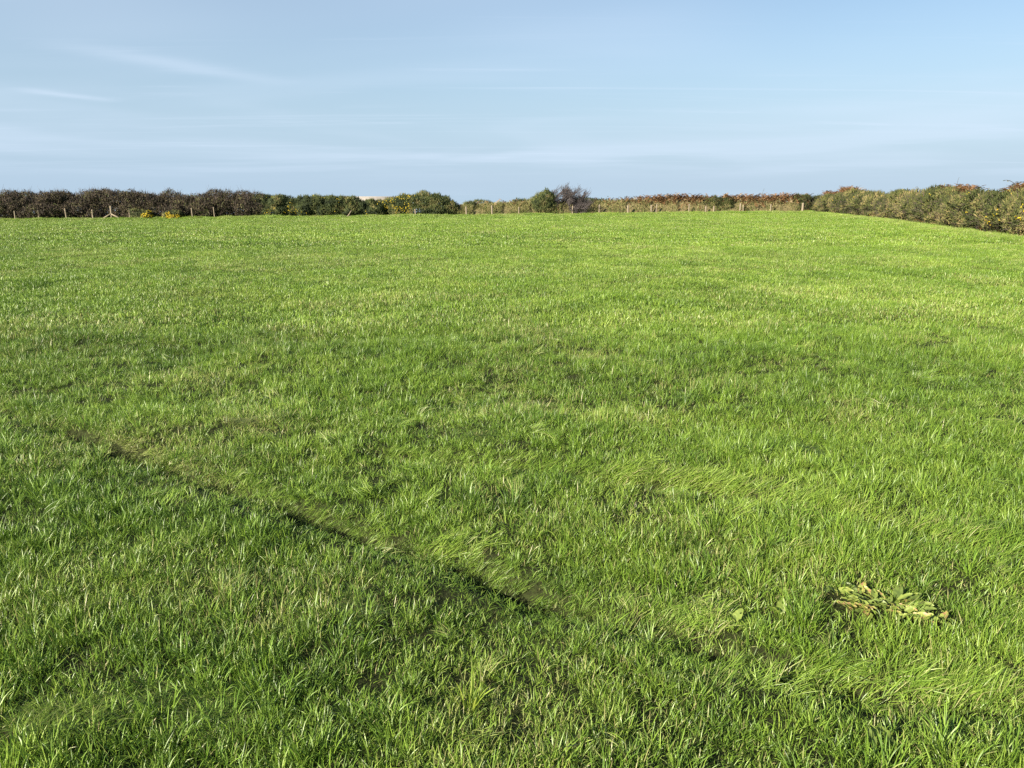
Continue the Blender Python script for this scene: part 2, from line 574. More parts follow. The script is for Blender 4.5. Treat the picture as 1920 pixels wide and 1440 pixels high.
for k in range(9):      # upright tufts, about 14 cm
    n = int(RNG.integers(17, 25)); mb = MB()
    a = U(0, 2 * pi, n); rr = np.sqrt(U(0, 1, n)) * 0.028
    base = np.c_[np.cos(a) * rr, np.sin(a) * rr, np.full(n, -0.010)]
    ln = U(0.030, 0.078, n) * U(0.85, 1.15, 1)
    blades(mb, base, a + U(-0.9, 0.9, n), ln, U(0.0018, 0.0034, n), U(0.03, 0.55, n), U(0.1, 1.35, n) * np.where(U(0, 1, n) < 0.12, 1.7, 1),
           U(0, 1, n), np.where(U(0, 1, n) < 0.07, 1.0, U(0.0, 0.85, n)), seg=3)
    add_source('up', mb)
for k in range(4):      # coarse tussock with long broad leaves
    n = 34; mb = MB()
    a = U(0, 2 * pi, n); rr = np.sqrt(U(0, 1, n)) * 0.05
    base = np.c_[np.cos(a) * rr, np.sin(a) * rr, np.full(n, -0.012)]
    blades(mb, base, a + U(-0.5, 0.5, n), U(0.055, 0.125, n), U(0.0026, 0.0046, n), U(0.03, 0.5, n), U(0.2, 1.5, n),
           U(0, 0.8, n), np.where(U(0, 1, n) < 0.07, 1.0, U(0.0, 0.8, n)), seg=5)
    add_source('tussock', mb)
for k in range(5):      # combed-over, flattened grass pointing along local +x
    n = 36; mb = MB()
    base = np.c_[U(-0.05, 0.05, n), U(-0.05, 0.05, n), U(-0.01, 0.015, n)]
    az = RNG.normal(0, 0.42, n)
    blades(mb, base, az, U(0.06, 0.14, n), U(0.0020, 0.0036, n), U(0.75, 1.25, n), U(0.2, 0.7, n),
           U(0.2, 1.0, n), np.where(U(0, 1, n) < 0.12, 1.0, U(0.0, 0.9, n)), seg=5)
    add_source('lying', mb)
for k in range(4):      # low fine mat that closes the sward
    n = 150; mb = MB()
    base = np.c_[U(-0.12, 0.12, n), U(-0.12, 0.12, n), np.full(n, -0.01)]
    blades(mb, base, U(0, 2 * pi, n), U(0.020, 0.045, n), U(0.0018, 0.0030, n), U(0.1, 0.9, n), U(0.2, 1.2, n),
           U(0.1, 1, n), np.where(U(0, 1, n) < 0.13, 1.0, U(0.0, 0.9, n)), seg=3)
    add_source('mat', mb)
for k in range(6):      # wider patches for the middle distance
    n = 420; mb = MB()
    base = np.c_[U(-0.30, 0.30, n), U(-0.30, 0.30, n), np.full(n, -0.01)]
    cl = fbm(base[:, 0] * 6 + k * 10, base[:, 1] * 6, 3)
    blades(mb, base, U(0, 2 * pi, n), U(0.032, 0.072, n) * (0.6 + 0.8 * cl), U(0.0045, 0.0075, n), U(0.05, 0.6, n), U(0.1, 1.2, n),
           np.clip(cl + U(-0.45, 0.45, n), 0, 1), np.where(U(0, 1, n) < 0.08, 1.0, U(0.0, 0.85, n)), seg=3)
    add_source('patch', mb)
for k in range(5):      # far patches, coarser
    n = 520; mb = MB()
    base = np.c_[U(-0.65, 0.65, n), U(-0.65, 0.65, n), np.full(n, -0.01)]
    cl = fbm(base[:, 0] * 3 + k * 10, base[:, 1] * 3, 4)
    blades(mb, base, U(0, 2 * pi, n), U(0.035, 0.07, n) * (0.6 + 0.8 * cl), U(0.012, 0.020, n), U(0.05, 0.7, n), U(0.1, 1.0, n),
           np.clip(cl + U(-0.4, 0.4, n), 0, 1), np.where(U(0, 1, n) < 0.07, 1.0, U(0.0, 0.85, n)), seg=2)
    add_source('far', mb)

PT = {k: [] for k in ('p', 'r', 's', 'i', 'c')}


def put(kind, x, y, rz, sc, tilt=0.06, hue=None, dry=None, val=None, dz=0.0, sz=None):
    n = len(x)
    if n == 0: return
    z = ground_z(x, y) + dz
    PT['p'].append(np.c_[x, y, z])
    PT['r'].append(np.c_[RNG.normal(0, tilt, n), RNG.normal(0, tilt, n), rz])
    s = np.broadcast_to(sc, (n,))
    PT['s'].append(np.c_[s, s, s if sz is None else s * sz])
    PT['i'].append(RNG.choice(TUFT[kind], n))
    big = fbm(x * 0.16, y * 0.16, 21, 3)
    med = fbm(x * 0.8 + 3, y * 0.8, 22, 3)
    sm = fbm(x * 3.5, y * 3.5 + 7, 23, 2)
    h = np.clip(0.54 + (big - 0.5) * 0.4 + (med - 0.5) * 0.7 + (sm - 0.5) * 0.9 + RNG.normal(0, 0.10, n), 0, 1)
    d = np.clip(0.21 + (fbm(x * 1.1, y * 1.1, 31, 3) - 0.5) * 1.0 + RNG.normal(0, 0.08, n), 0, 1)
    v = np.clip(1.0 + (fbm(x * 0.6 + 9, y * 0.6, 41, 3) - 0.5) * 0.3 + RNG.normal(0, 0.06, n), 0.6, 1.4)
    PT['c'].append(np.c_[h if hue is None else np.clip(h + hue, 0, 1), d if dry is None else np.clip(d + dry, 0, 1), v if val is None else v * val])


def in_view(x, y, m=1.2):
    return np.abs(x) < 0.74 * (y + 0.42) + m


def scatter_rect(y0, y1, dens, m=0.8):
    w = 0.74 * (y1 + 0.42) + m
    n = int(2 * w * (y1 - y0) * dens)
    x = U(-w, w, n); y = U(y0, y1, n)
    k = in_view(x, y, m)
    return x[k], y[k]


def scatter_even(y0, y1, step, m):
    """jittered rows: no overlaps piling up and no bare gaps"""
    w = 0.74 * (y1 + 0.42) + m
    gx, gy = np.meshgrid(np.arange(-w, w, step), np.arange(y0, y1, step))
    x = gx.ravel() + U(-0.5, 0.5, gx.size) * step; y = gy.ravel() + U(-0.5, 0.5, gx.size) * step
    k = in_view(x, y, m)
    return x[k], y[k]


DOCK_C = (1.475, 2.60)
HOLES = ((-1.16, 2.08, 0.16, 0.07), (-0.95, 2.02, 0.10, 0.06), (-1.42, 1.98, 0.10, 0.08), (-0.62, 2.62, 0.07, 0.04), (-0.2, 4.75, 0.10, 0.07), (0.15, 5.6, 0.12, 0.1), (-1.9, 5.0, 0.09, 0.06), (1.9, 4.6, 0.1, 0.06))


def hole(x, y):
    w = np.zeros(np.shape(x))
    for (cx, cy, rx, ry) in HOLES:
        w = np.maximum(w, np.exp(-((x - cx) / rx) ** 2 - ((y - cy) / ry) ** 2))
    return w


def dock_clear(x, y):
    u = (x - DOCK_C[0]); v = (y - DOCK_C[1])
    a = -0.45
    p = u * cos(a) + v * sin(a); q = -u * sin(a) + v * cos(a)
    return (p / 0.26) ** 2 + (q / 0.13) ** 2


def hollow(x, y):
    h = fbm(x * 2.1 + 60, y * 2.9, 55, 3)
    return np.clip((0.40 - h) / 0.10, 0, 1)


def sward_height(x, y):
    return 0.55 + 0.55 * fbm(x * 1.5, y * 1.5, 51, 3) + 0.55 * fbm(x * 4.5, y * 4.5, 53, 2) + 0.55 * np.clip(fbm(x * 0.75 + 4, y * 0.75, 52, 2) - 0.55, 0, 1) * 2


# near sward
for (y0, y1, dens, scl) in ((1.0, 3.2, 950, 1.0), (3.2, 5.5, 640, 1.08), (5.5, 9.0, 360, 1.25)):
    x, y = scatter_rect(y0, y1, dens)
    sa, aa = path_dist(x, y, RUT_A); sb, ab = path_dist(x, y, RUT_B)
    wa = np.exp(-((sa + 0.03) / 0.085) ** 2); wb = np.exp(-((sb + 0.03) / 0.10) ** 2) * 0.7
    w = np.maximum(wa, wb)
    clump = fbm(x * 9, y * 9, 81, 2)
    gap = (np.abs(sa + 0.02 - 0.015 * np.sin(aa * 5)) < (0.075 + 0.018 * np.clip(y - 4, 0, 3)) * (0.8 + 0.4 * vnoise(aa * 2.6, aa * 0 + 9, 73))) | ((np.abs(sb - 0.03) < 0.022) & (vnoise(ab * 2.6, ab * 0 + 5, 74) > 0.5))
    keep = ~gap & ((U(0, 1, len(x)) < 0.07) | (dock_clear(x, y) > U(0.7, 1.1, len(x)))) & (U(0.0, 1, len(x)) > w * 0.92) & (clump > U(0.10, 0.58, len(x)))
    x, y, w = x[keep], y[keep], w[keep]
    ho = np.clip(hollow(x, y) + 1.6 * hole(x, y), 0, 1.6)
    k = U(0, 1, len(x)) > np.where(ho > 1, 0.5, ho * 0.30)
    ho = np.minimum(ho, 1)
    x, y, w, ho = x[k], y[k], w[k], ho[k]
    hgt = sward_height(x, y) * (1 - 0.35 * ho)
    sa2, _ = path_dist(x, y, RUT_A)
    hgt = hgt * (1 - 0.62 * np.exp(-((sa2 - 0.12) / 0.09) ** 2))
    put('up', x, y, U(0, 2 * pi, len(x)), scl * U(0.8, 1.15, len(x)) * (0.75 + 0.25 * hgt), 0.12, sz=hgt * (1 - 0.45 * w) * 0.95)
    x, y = scatter_rect(y0, y1, dens * 0.085)
    sa, aa = path_dist(x, y, RUT_A)
    k = (np.abs(sa + 0.02) > 0.09) & (dock_clear(x, y) > 0.9)
    x, y = x[k], y[k]
    put('mat', x, y, U(0, 2 * pi, len(x)), U(0.9, 1.25, len(x)), 0.05, hue=-0.05, dry=0.12)
    # coarse tussocks, in groups
    x, y = scatter_rect(y0, y1, 60)
    g = fbm(x * 1.3 + 30, y * 1.3, 61, 2)
    keep = (g > 0.55) & (dock_clear(x, y) > 1.5)
    x, y = x[keep], y[keep]
    put('tussock', x, y, U(0, 2 * pi, len(x)), U(0.65, 1.15, len(x)), 0.12, hue=-0.16, dry=-0.10)

# flattened grass in the wheel ruts and a few laid swathes
for P, n, wd in ((RUT_A, 800, 0.040), (RUT_B, 520, 0.055)):
    seg = np.r_[0, np.cumsum(np.hypot(*np.diff(P, axis=0).T))]
    s = U(0, seg[-1], n)
    x = np.interp(s, seg, P[:, 0]); y = np.interp(s, seg, P[:, 1])
    gate = vnoise(s * 2.2, s * 0 + 3, 71)
    off = np.abs(RNG.normal(0.0, wd, n)) + 0.045
    x = x + off * 0.6; y = y + off * 0.8
    k = gate > 0.12
    x, y, s = x[k], y[k], s[k]
    rz = 0.45 + (vnoise(s * 1.7, s * 0, 72) - 0.5) * 1.1 + RNG.normal(0, 0.22, len(s))
    put('lying', x, y, rz, U(0.4, 0.75, len(s)) + 0.3 * np.clip(x, 0, 1), 0.16, hue=0.02, dry=0.16)
    s = U(0, seg[-1], n)                       # flattened, drier grass on the rut floor, colour darkened to add to its shade
    x = np.interp(s, seg, P[:, 0]); y = np.interp(s, seg, P[:, 1])
    off = RNG.normal(0.02, 0.045, len(s))
    put('lying', x + off * 0.6, y + off * 0.8, U(-0.3, 1.2, len(s)), U(0.3, 0.55, len(s)), 0.08, hue=-0.15, dry=0.2, val=0.85, dz=0.0, sz=0.6)
for P in (RUT_A,):
    seg = np.r_[0, np.cumsum(np.hypot(*np.diff(P, axis=0).T))]
    s = U(0, seg[-1], 900)
    off = RNG.normal(0.02, 0.06, len(s))
    put('mat', np.interp(s, seg, P[:, 0]) + off * 0.6, np.interp(s, seg, P[:, 1]) + off * 0.8, U(0, 6.3, len(s)), U(0.35, 0.6, len(s)), 0.1, hue=-0.12, dry=0.12, val=0.9)
for (cx, cy, rx, ry, n, rz0) in ((1.12, 3.93, 0.22, 0.10, 36, 0.35), (2.32, 3.13, 0.26, 0.12, 28, -0.2), (0.60, 2.56, 0.20, 0.06, 30, 0.5), (1.34, 2.15, 0.38, 0.06, 46, 0.3), (-0.36, 3.19, 0.20, 0.07, 32, 0.3), (1.0, 2.27, 0.25, 0.07, 28, 0.2)):
    x = cx + RNG.normal(0, rx * 0.55, n); y = cy + RNG.normal(0, ry * 0.55, n)
    put('lying', x, y, rz0 + RNG.normal(0, 0.40, n), U(0.55, 1.05, n), 0.2, hue=-0.05, dry=0.12)
for (cx, cy, rx, ry) in HOLES:
    n = int(320 * (rx + ry))
    x = cx + RNG.normal(0, rx * 0.7, n); y = cy + RNG.normal(0, ry * 0.7, n)
    put('lying', x, y, U(0, 6.3, n), U(0.4, 0.7, n), 0.05, hue=-0.3, dry=0.25, val=0.7, dz=0.004, sz=0.5)
# scattered bent and fallen blades everywhere
x, y = scatter_rect(1.0, 9.0, 5)
put('lying', x, y, U(0, 2 * pi, len(x)), U(0.45, 0.95, len(x)), 0.3, dry=0.15, dz=0.03)

# middle distance
x, y = scatter_even(8.8, 24.0, 0.26, 2.0)
put('patch', x, y, U(0, 2 * pi, len(x)), U(0.85, 1.2, len(x)), 0.05, sz=sward_height(x, y) * (1 - 0.3 * hollow(x * 0.6, y * 0.6)))
x, y = scatter_rect(9.0, 24.0, 5, 2.0)
g = fbm(x * 0.5 + 30, y * 0.5, 62, 2)
k = g > 0.55
put('tussock', x[k], y[k], U(0, 2 * pi, k.sum()), U(0.8, 1.2, k.sum()), 0.12, hue=-0.15, dry=-0.1)


def inside_field(x, y):
    hx = np.interp(y, HEDGE[::-1, 1], HEDGE[::-1, 0])
    return (y < bound_y(x) + 0.6) & (x < hx + 0.4)


# far field up to the hedges
x, y = scatter_even(23.8, 68.0, 0.58, 4.0)
k = inside_field(x, y)
x, y = x[k], y[k]
put('far', x, y, U(0, 2 * pi, len(x)), U(0.85, 1.25, len(x)), 0.04, sz=sward_height(x * 0.6, y * 0.6) * 0.95, hue=0.04)

# rough longer fringe along the foot of both boundaries
n = 4200
fx = U(-48, 26, n); fy = bound_y(fx) - 0.30 + RNG.normal(0, 0.30, n)
put('far', fx, fy, U(0, 2 * pi, n), U(0.35, 0.6, n), 0.1, sz=U(4.0, 8.5, n) * (0.6 + 0.8 * vnoise(fx * 1.1, fy, 75)), dry=0.10, hue=0.05)
n = 2000
s = U(0, HEDGE_LEN, n)
hx, hy = hedge_point(s)
put('patch', hx - 0.55 + RNG.normal(0, 0.30, n), hy - 0.2 + RNG.normal(0, 0.2, n), U(0, 2 * pi, n), U(0.6, 1.0, n), 0.1, sz=U(2.0, 4.2, n), dry=0.15, hue=0.04)


def build_grass():
    p = np.concatenate(PT['p']); r = np.concatenate(PT['r']); s = np.concatenate(PT['s'])
    i = np.concatenate(PT['i']); c = np.concatenate(PT['c'])
    me = bpy.data.meshes.new("grass")
    me.vertices.add(len(p)); me.vertices.foreach_set('co', p.ravel())
    for nm, arr in (('rot', r), ('scl', s), ('shade', c)):
        a = me.attributes.new(nm, 'FLOAT_VECTOR', 'POINT'); a.data.foreach_set('vector', arr.astype(np.float32).ravel())
    a = me.attributes.new('pick', 'INT', 'POINT'); a.data.foreach_set('value', i.astype(np.int32))
    me.materials.append(M_GRASS)
    o = link(bpy.data.objects.new("grass", me))
    nt = bpy.data.node_groups.new("grass_scatter", 'GeometryNodeTree')
    nt.interface.new_socket("Geometry", in_out='INPUT', socket_type='NodeSocketGeometry')
    nt.interface.new_socket("Geometry", in_out='OUTPUT', socket_type='NodeSocketGeometry')
    gi = nt.nodes.new('NodeGroupInput'); go = nt.nodes.new('NodeGroupOutput')
    m2p = nt.nodes.new('GeometryNodeMeshToPoints')
    ci = nt.nodes.new('GeometryNodeCollectionInfo')
    ci.inputs['Collection'].default_value = tuft_col
    ci.inputs['Separate Children'].default_value = True
    ci.inputs['Reset Children'].default_value = True
    iop = nt.nodes.new('GeometryNodeInstanceOnPoints')
    iop.inputs['Pick Instance'].default_value = True

    def named(nm, t):
        a = nt.nodes.new('GeometryNodeInputNamedAttribute'); a.data_type = t
        a.inputs['Name'].default_value = nm
        return [q for q in a.outputs if q.name == 'Attribute' and q.enabled][0]
    L = nt.links.new
    L(gi.outputs[0], m2p.inputs[0])
    L(m2p.outputs[0], iop.inputs['Points'])
    L(ci.outputs[0], iop.inputs['Instance'])
    L(named('pick', 'INT'), iop.inputs['Instance Index'])
    e2r = nt.nodes.new('FunctionNodeEulerToRotation')
    L(named('rot', 'FLOAT_VECTOR'), e2r.inputs[0])
    L(e2r.outputs[0], iop.inputs['Rotation'])
    L(named('scl', 'FLOAT_VECTOR'), iop.inputs['Scale'])
    L(iop.outputs[0], go.inputs[0])
    md = o.modifiers.new("scatter", 'NODES'); md.node_group = nt
    tag(o, "short green pasture grass covering the whole field", "grass", kind='stuff')
    print("grass instances", len(p))


build_grass()


# ------------------------------------------------------------------ shrubs
def unit(v):
    return v / (np.linalg.norm(v, axis=-1, keepdims=True) + 1e-9)


def blob_points(blobs, n, rng, shell=(0.55, 1.06), power=0.45, zmin=0.03):
    """points in the outer volume of a union of ellipsoids, with outward normals"""
    B = np.array(blobs, float)
    area = (B[:, 3] * B[:, 4] + B[:, 4] * B[:, 5] + B[:, 3] * B[:, 5])
    out_p, out_n = [], []
    need = n
    for _ in range(8):
        m = int(need * 1.8) + 50
        k = rng.choice(len(B), m, p=area / area.sum())
        d = unit(rng.normal(size=(m, 3)))
        lump = 1 + 0.16 * np.sin(d[:, 0] * 7 + k * 1.7) * np.cos(d[:, 2] * 6 + k) + 0.10 * np.sin(d[:, 1] * 13 + d[:, 2] * 11 + k * 3)
        u = shell[0] + (shell[1] - shell[0]) * rng.uniform(0, 1, m) ** power
        p = B[k, :3] + d * B[k, 3:6] * (u * lump)[:, None]
        q = (p[:, None] - B[None, :, :3]) / B[None, :, 3:6]
        deep = (np.linalg.norm(q, axis=2) < shell[0] * 0.95).any(1)
        ok = (~deep) & (p[:, 2] > zmin)
        out_p.append(p[ok]); out_n.append(unit(d[ok] / B[k[ok], 3:6]))
        need -= ok.sum()
        if need <= 0: break
    return np.concatenate(out_p)[:n], np.concatenate(out_n)[:n]


def spikes(mb, p, d, ln, w, col):
    """three-sided tapering sprigs"""
    n = len(p)
    d = unit(d)
    up = np.where(np.abs(d[:, 2:3]) > 0.9, np.array([[1.0, 0, 0]]), np.array([[0, 0, 1.0]]))
    a = unit(np.cross(d, up)); b = np.cross(d, a)
    V = np.empty((n, 4, 3))
    for i in range(3):
        th = 2 * pi * i / 3
        V[:, i] = p + (a * cos(th) + b * sin(th)) * (w / 2)[:, None]
    V[:, 3] = p + d * ln[:, None]
    F = (np.arange(n) * 4)[:, None, None] + np.array([(0, 1, 3), (1, 2, 3), (2, 0, 3)])[None]
    C = np.repeat(np.c_[col, col * 0, col * 0][:, None], 4, 1)
    mb.add(V.reshape(-1, 3), F.reshape(-1, 3), C.reshape(-1, 3))


def cards(mb, p, nrm, size, aspect, col, rng):
    """folded leaf-sized faces (two triangles with a crease)"""
    n = len(p)
    nrm = unit(nrm)
    r = unit(rng.normal(size=(n, 3)))
    a = unit(np.cross(nrm, r)); b = np.cross(nrm, a)
    h = size * 0.5; w = h * aspect
    V = np.empty((n, 4, 3))
    V[:, 0] = p - a * h[:, None]
    V[:, 1] = p + b * w[:, None] + nrm * (w * 0.5)[:, None]
    V[:, 2] = p + a * h[:, None]
    V[:, 3] = p - b * w[:, None] + nrm * (w * 0.5)[:, None]
    F = (np.arange(n) * 4)[:, None, None] + np.array([(0, 1, 2), (0, 2, 3)])[None]
    C = np.repeat(np.c_[col, col * 0, col * 0][:, None], 4, 1)
    mb.add(V.reshape(-1, 3), F.reshape(-1, 3), C.reshape(-1, 3))


def clump_col(p, rng, seed, spread=0.35):
    c = fbm(p[:, 0] * 2.2 + p[:, 1] * 1.3 + 40, p[:, 2] * 2.2 + p[:, 1] * 0.8, seed, 2)
    return np.clip(0.42 + ((seed * 37) % 11 - 5) * 0.028 + (c - 0.5) * 1.7 + rng.normal(0, spread * 0.6, len(p)), 0, 1)


def stems(blobs, rng, parent, mat=None, n=7, r0=0.035, name="stems"):
    mb = MB()
    for i in range(n):
        b = blobs[int(rng.integers(len(blobs)))]
        x0, y0 = b[0] * 0.55 + rng.normal(0, 0.12), b[1] * 0.5 + rng.normal(0, 0.08)
        e = np.array(b[:3]) + rng.normal(0, 0.35, 3) * np.array(b[3:6])
        e[2] = max(e[2], 0.35)
        s = np.array([x0, y0, -0.06])
        m = (s + e) / 2 + rng.normal(0, 0.12, 3)
        mb.tube([np.array([0, 0, -0.12]), s, m, e], [r0, r0, r0 * 0.75, r0 * 0.35], 5, (rng.uniform(0, 1), 0, 0))
    return mb.obj(name, mat or M_TWIG, parent)


def gorse(name, loc, blobs, label, group=None, seed=0, dens=380, flower=0, flower_dir=None, mat=None, size=1.0, rz=0.0, cat="bush"):
    rng = np.random.default_rng(seed)
    root = empty(name, (loc[0], loc[1], gz(*loc[:2]) - 0.02), rz)
    tag(root, label, cat, group)
    area = sum(2 * (b[3] * b[4] + b[4] * b[5] + b[3] * b[5]) for b in blobs)
    stems(blobs, rng, root, n=8)
    n = int(area * dens)
    p, nr = blob_points(blobs, n, rng)
    d = nr * 0.65 + np.array([0, 0, 0.55]) + rng.normal(0, 0.42, p.shape)
    mb = MB()
    spikes(mb, p - unit(d) * 0.04, d, rng.uniform(0.09, 0.24, n) * size, rng.uniform(0.030, 0.065, n) * size, clump_col(p, rng, seed))
    mb.obj("foliage", mat or M_GORSE, root)
    if mat is M_GORSE_PALE and area > 12:
        m = int(area * 45)
        p, nr = blob_points(blobs, m, rng, (0.8, 1.06))
        low = p[:, 2] < np.max(p[:, 2]) * rng.uniform(0.3, 1.0, m)
        p, nr = p[low], nr[low]; m = len(p)
        mb = MB()
        spikes(mb, p, nr * 0.6 + np.array([0, 0, 0.3]) + rng.normal(0, 0.6, p.shape), rng.uniform(0.15, 0.45, m) * size, rng.uniform(0.015, 0.03, m), rng.uniform(0.4, 1.0, m))
        mb.obj("twigs", M_TWIG, root)
    if flower:
        m = flower * 4
        p, nr = blob_points(blobs, m, rng, (0.95, 1.08), 1.0)
        sc = fbm(p[:, 0] * 1.6 + seed, p[:, 2] * 1.6 + p[:, 1], seed + 5, 2)
        if flower_dir is not None:
            fd = np.array(flower_dir, float)
            sc = sc + 0.6 * (unit(p - np.mean(p, axis=0)) @ (fd / np.linalg.norm(fd)))
        k = np.argsort(-sc)[:flower]
        p, nr = p[k] + nr[k] * (0.08 if dens > 500 else 0.04), nr[k]
        mb = MB()
        for rep in range(2):
            q = p + rng.normal(0, 0.025, p.shape)
            cards(mb, q, nr + rng.normal(0, 0.6, nr.shape), rng.uniform(0.05, 0.10, len(q)) * size, 0.8, rng.uniform(0, 1, len(q)), rng)
        mb.obj("flowers", M_FLOWER, root)
    return root


def thorn(loc, blobs, label, group, seed, leaf=1.0):
    rng = np.random.default_rng(seed)
    root = empty("thorn_shrub", (loc[0], loc[1], gz(*loc) - 0.02))
    tag(root, label, "shrub", group)
    stems(blobs, rng, root, n=12, r0=0.045, name="branches")
    area = sum(2 * (b[3] * b[4] + b[4] * b[5] + b[3] * b[5]) for b in blobs)
    n = int(area * 130)
    p, nr = blob_points(blobs, n, rng, (0.4, 1.0))
    d = nr * 0.5 + np.array([0.05, 0, 0.9]) + rng.normal(0, 0.4, p.shape)
    mb = MB()
    spikes(mb, p - unit(d) * 0.1, d, rng.uniform(0.18, 0.42, n), rng.uniform(0.018, 0.040, n), rng.uniform(0, 0.8, n))
    m = 140
    q = rng.choice(np.where(p[:, 2] > np.quantile(p[:, 2], 0.72))[0], m)
    spikes(mb, p[q], np.array([0.1, 0, 1.0]) + rng.normal(0, 0.25, (m, 3)), rng.uniform(0.25, 0.60, m), rng.uniform(0.015, 0.03, m), rng.uniform(0, 0.9, m))
    mb.obj("twigs", M_TWIG, root)
    n = int(area * 300 * leaf)
    p, nr = blob_points(blobs, n, rng, (0.45, 1.04))
    mb = MB()
    cards(mb, p, nr + rng.normal(0, 0.8, nr.shape), rng.uniform(0.06, 0.14, n), 0.65, clump_col(p, rng, seed, 0.45), rng)
    mb.obj("leaves", M_THORN, root)
    return root


ORD = ["first", "second", "third", "fourth", "fifth", "sixth", "seventh", "eighth", "ninth", "tenth", "eleventh", "twelfth", "thirteenth", "fourteenth", "fifteenth", "sixteenth", "seventeenth", "eighteenth", "nineteenth", "twentieth"]


def rblobs(rng, w, h, dpt, n, lean=0.0):
    """a lumpy shrub: n ellipsoids in a body w wide, h high, dpt deep"""
    out = [(0, 0, h * 0.36, w * 0.46, dpt * 0.46, h * 0.40)]
    for i in range(n):
        t = (i + 0.5) / n * 2 - 1 + rng.uniform(-0.15, 0.15)
        rz = h * rng.uniform(0.20, 0.36)
        cz = max(h * rng.uniform(0.70, 1.06) - rz, rz * 0.6)
        out.append((t * w * 0.42 + lean * cz, rng.uniform(-0.2, 0.2) * dpt, cz, w * rng.uniform(0.16, 0.26), dpt * rng.uniform(0.32, 0.48), rz))
    for i in range(n):
        t = rng.uniform(-1, 1)
        out.append((t * w * 0.42, -dpt * rng.uniform(0.15, 0.4), h * rng.uniform(0.2, 0.42), w * rng.uniform(0.15, 0.24), dpt * 0.3, h * rng.uniform(0.2, 0.3)))
    return out


# --- row of thorn shrubs closing the field on the far side
rng = np.random.default_rng(5)
tx = [-21.6, -24.3, -27.3, -30.1, -32.9, -35.7, -38.4, -41.2, -44.2]
th = [2.08, 2.18, 2.16, 2.15, 2.02, 2.25, 2.32, 2.12, 2.1]
for i, (x, h) in enumerate(zip(tx, th)):
    w = 3.9 + rng.uniform(-0.2, 0.4)
    lab = "dark brown thorn shrub in the unbroken row, %s counting from the gorse hedge" % ORD[i]
    thorn((x, bound_y(x) + 0.95), rblobs(rng, w * 1.12, h, 1.7, 7), lab, "thorn shrubs in the row", 100 + i)

# --- low gorse hedge between the thorn row and the flowering gorse mound
gx = [-18.9, -17.0, -15.1, -13.3, -11.4]
gh = [1.70, 1.72, 1.60, 1.58, 1.30]
glab = ["olive gorse bush touching the end of the thorn row", "second low gorse bush out from the thorn row", "middle bush of the low clipped-looking gorse hedge",
        "low gorse bush behind the leaning pale stake", "lowest gorse bush beside the gap where the far building shows"]
for i, x in enumerate(gx):
    gorse("gorse_bush", (x, bound_y(x) + 0.8), rblobs(rng, 2.7 if i < 4 else 2.1, gh[i] * 1.02, 1.6, 11), glab[i], "low gorse hedge", 200 + i, flower=50, dens=460)

# --- the flowering gorse mound
x = -7.7
gorse("gorse_mound", (x, bound_y(x) + 1.0),
      [(0, 0, 0.75, 2.6, 0.9, 0.9), (0.6, 0, 1.15, 1.7, 0.8, 0.72), (-1.7, -0.1, 0.75, 1.4, 0.75, 0.68), (1.7, 0.1, 0.9, 1.35, 0.8, 0.80), (-0.6, -0.2, 1.0, 1.3, 0.8, 0.68),
       (2.6, 0.1, 0.6, 0.8, 0.6, 0.6), (-2.7, -0.1, 0.62, 1.15, 0.7, 0.66), (0.2, -0.5, 0.45, 1.2, 0.6, 0.5), (1.5, -0.5, 0.45, 1.1, 0.6, 0.5), (-1.4, -0.5, 0.4, 1.1, 0.6, 0.45)],
      "big domed gorse bush with yellow flowers along its sloping shoulder", None, 230, dens=560, flower=360, flower_dir=(-1.2, -0.8, 0.35))
x = -3.3
gorse("gorse_bush", (x, bound_y(x) + 1.0), rblobs(rng, 1.3, 1.15, 1.0, 3), "small dark gorse bush at the foot of the big gorse dome", None, 231)

# --- two small flowering gorse bushes in front of the thorn row
for i, (x, n, h, w, lab) in enumerate(((-27.76, 170, 0.85, 1.45, "small half-green gorse bush with few yellow flowers before the thorn row"),
                                       (-25.61, 420, 0.72, 1.35, "small gorse bush thick with yellow flowers before the thorn row"))):
    gorse("gorse_bush", (x, bound_y(x) - 0.35), rblobs(rng, w, h, 0.9, 3), lab, None, 240 + i, flower=n, mat=M_GORSE_PALE)

# --- round green bush on the bank and the thorn tree beside it
x = 2.62
gorse("green_bush", (x, bound_y(x) + 0.7), [(0, 0, 0.9, 1.0, 0.75, 0.95), (0.2, 0, 1.42, 0.62, 0.6, 0.62), (-0.55, 0, 0.75, 0.65, 0.6, 0.62), (0.6, 0, 0.6, 0.6, 0.6, 0.6), (-0.2, -0.3, 0.45, 0.9, 0.5, 0.45), (0.45, 0.1, 1.35, 0.4, 0.4, 0.4)],
      "round dark green bush pressed against the bare thorn tree", None, 250, dens=480)
x = 17.15
gorse("green_bush", (x, bound_y(x) + 0.9), [(-0.9, 0, 0.85, 0.95, 0.6, 0.52), (0.1, 0, 0.95, 0.8, 0.6, 0.5), (1.0, 0, 0.85, 0.8, 0.6, 0.48), (0, -0.2, 0.6, 1.6, 0.5, 0.45)],
      "low olive green bush standing among rust bracken on the bank", None, 251, dens=420, mat=M_GORSE_PALE)

# far bushes behind the bank
for i, (x, y, w, h, lab) in enumerate(((1.6, 84, 3.6, 1.75, "hazy far bush rising behind the bank beside the round green bush"),
                                       (-3.2, 88, 5.0, 1.45, "flat far bush just showing over the bank near the gorse dome"),
                                       (8.2, 80, 4.5, 1.45, "dark far bush showing over the bank by the bare thorn tree"))):
    gorse("far_bush", (x, y), rblobs(rng, w, h, 1.6, 4), lab, None, 260 + i, dens=200, size=1.3)


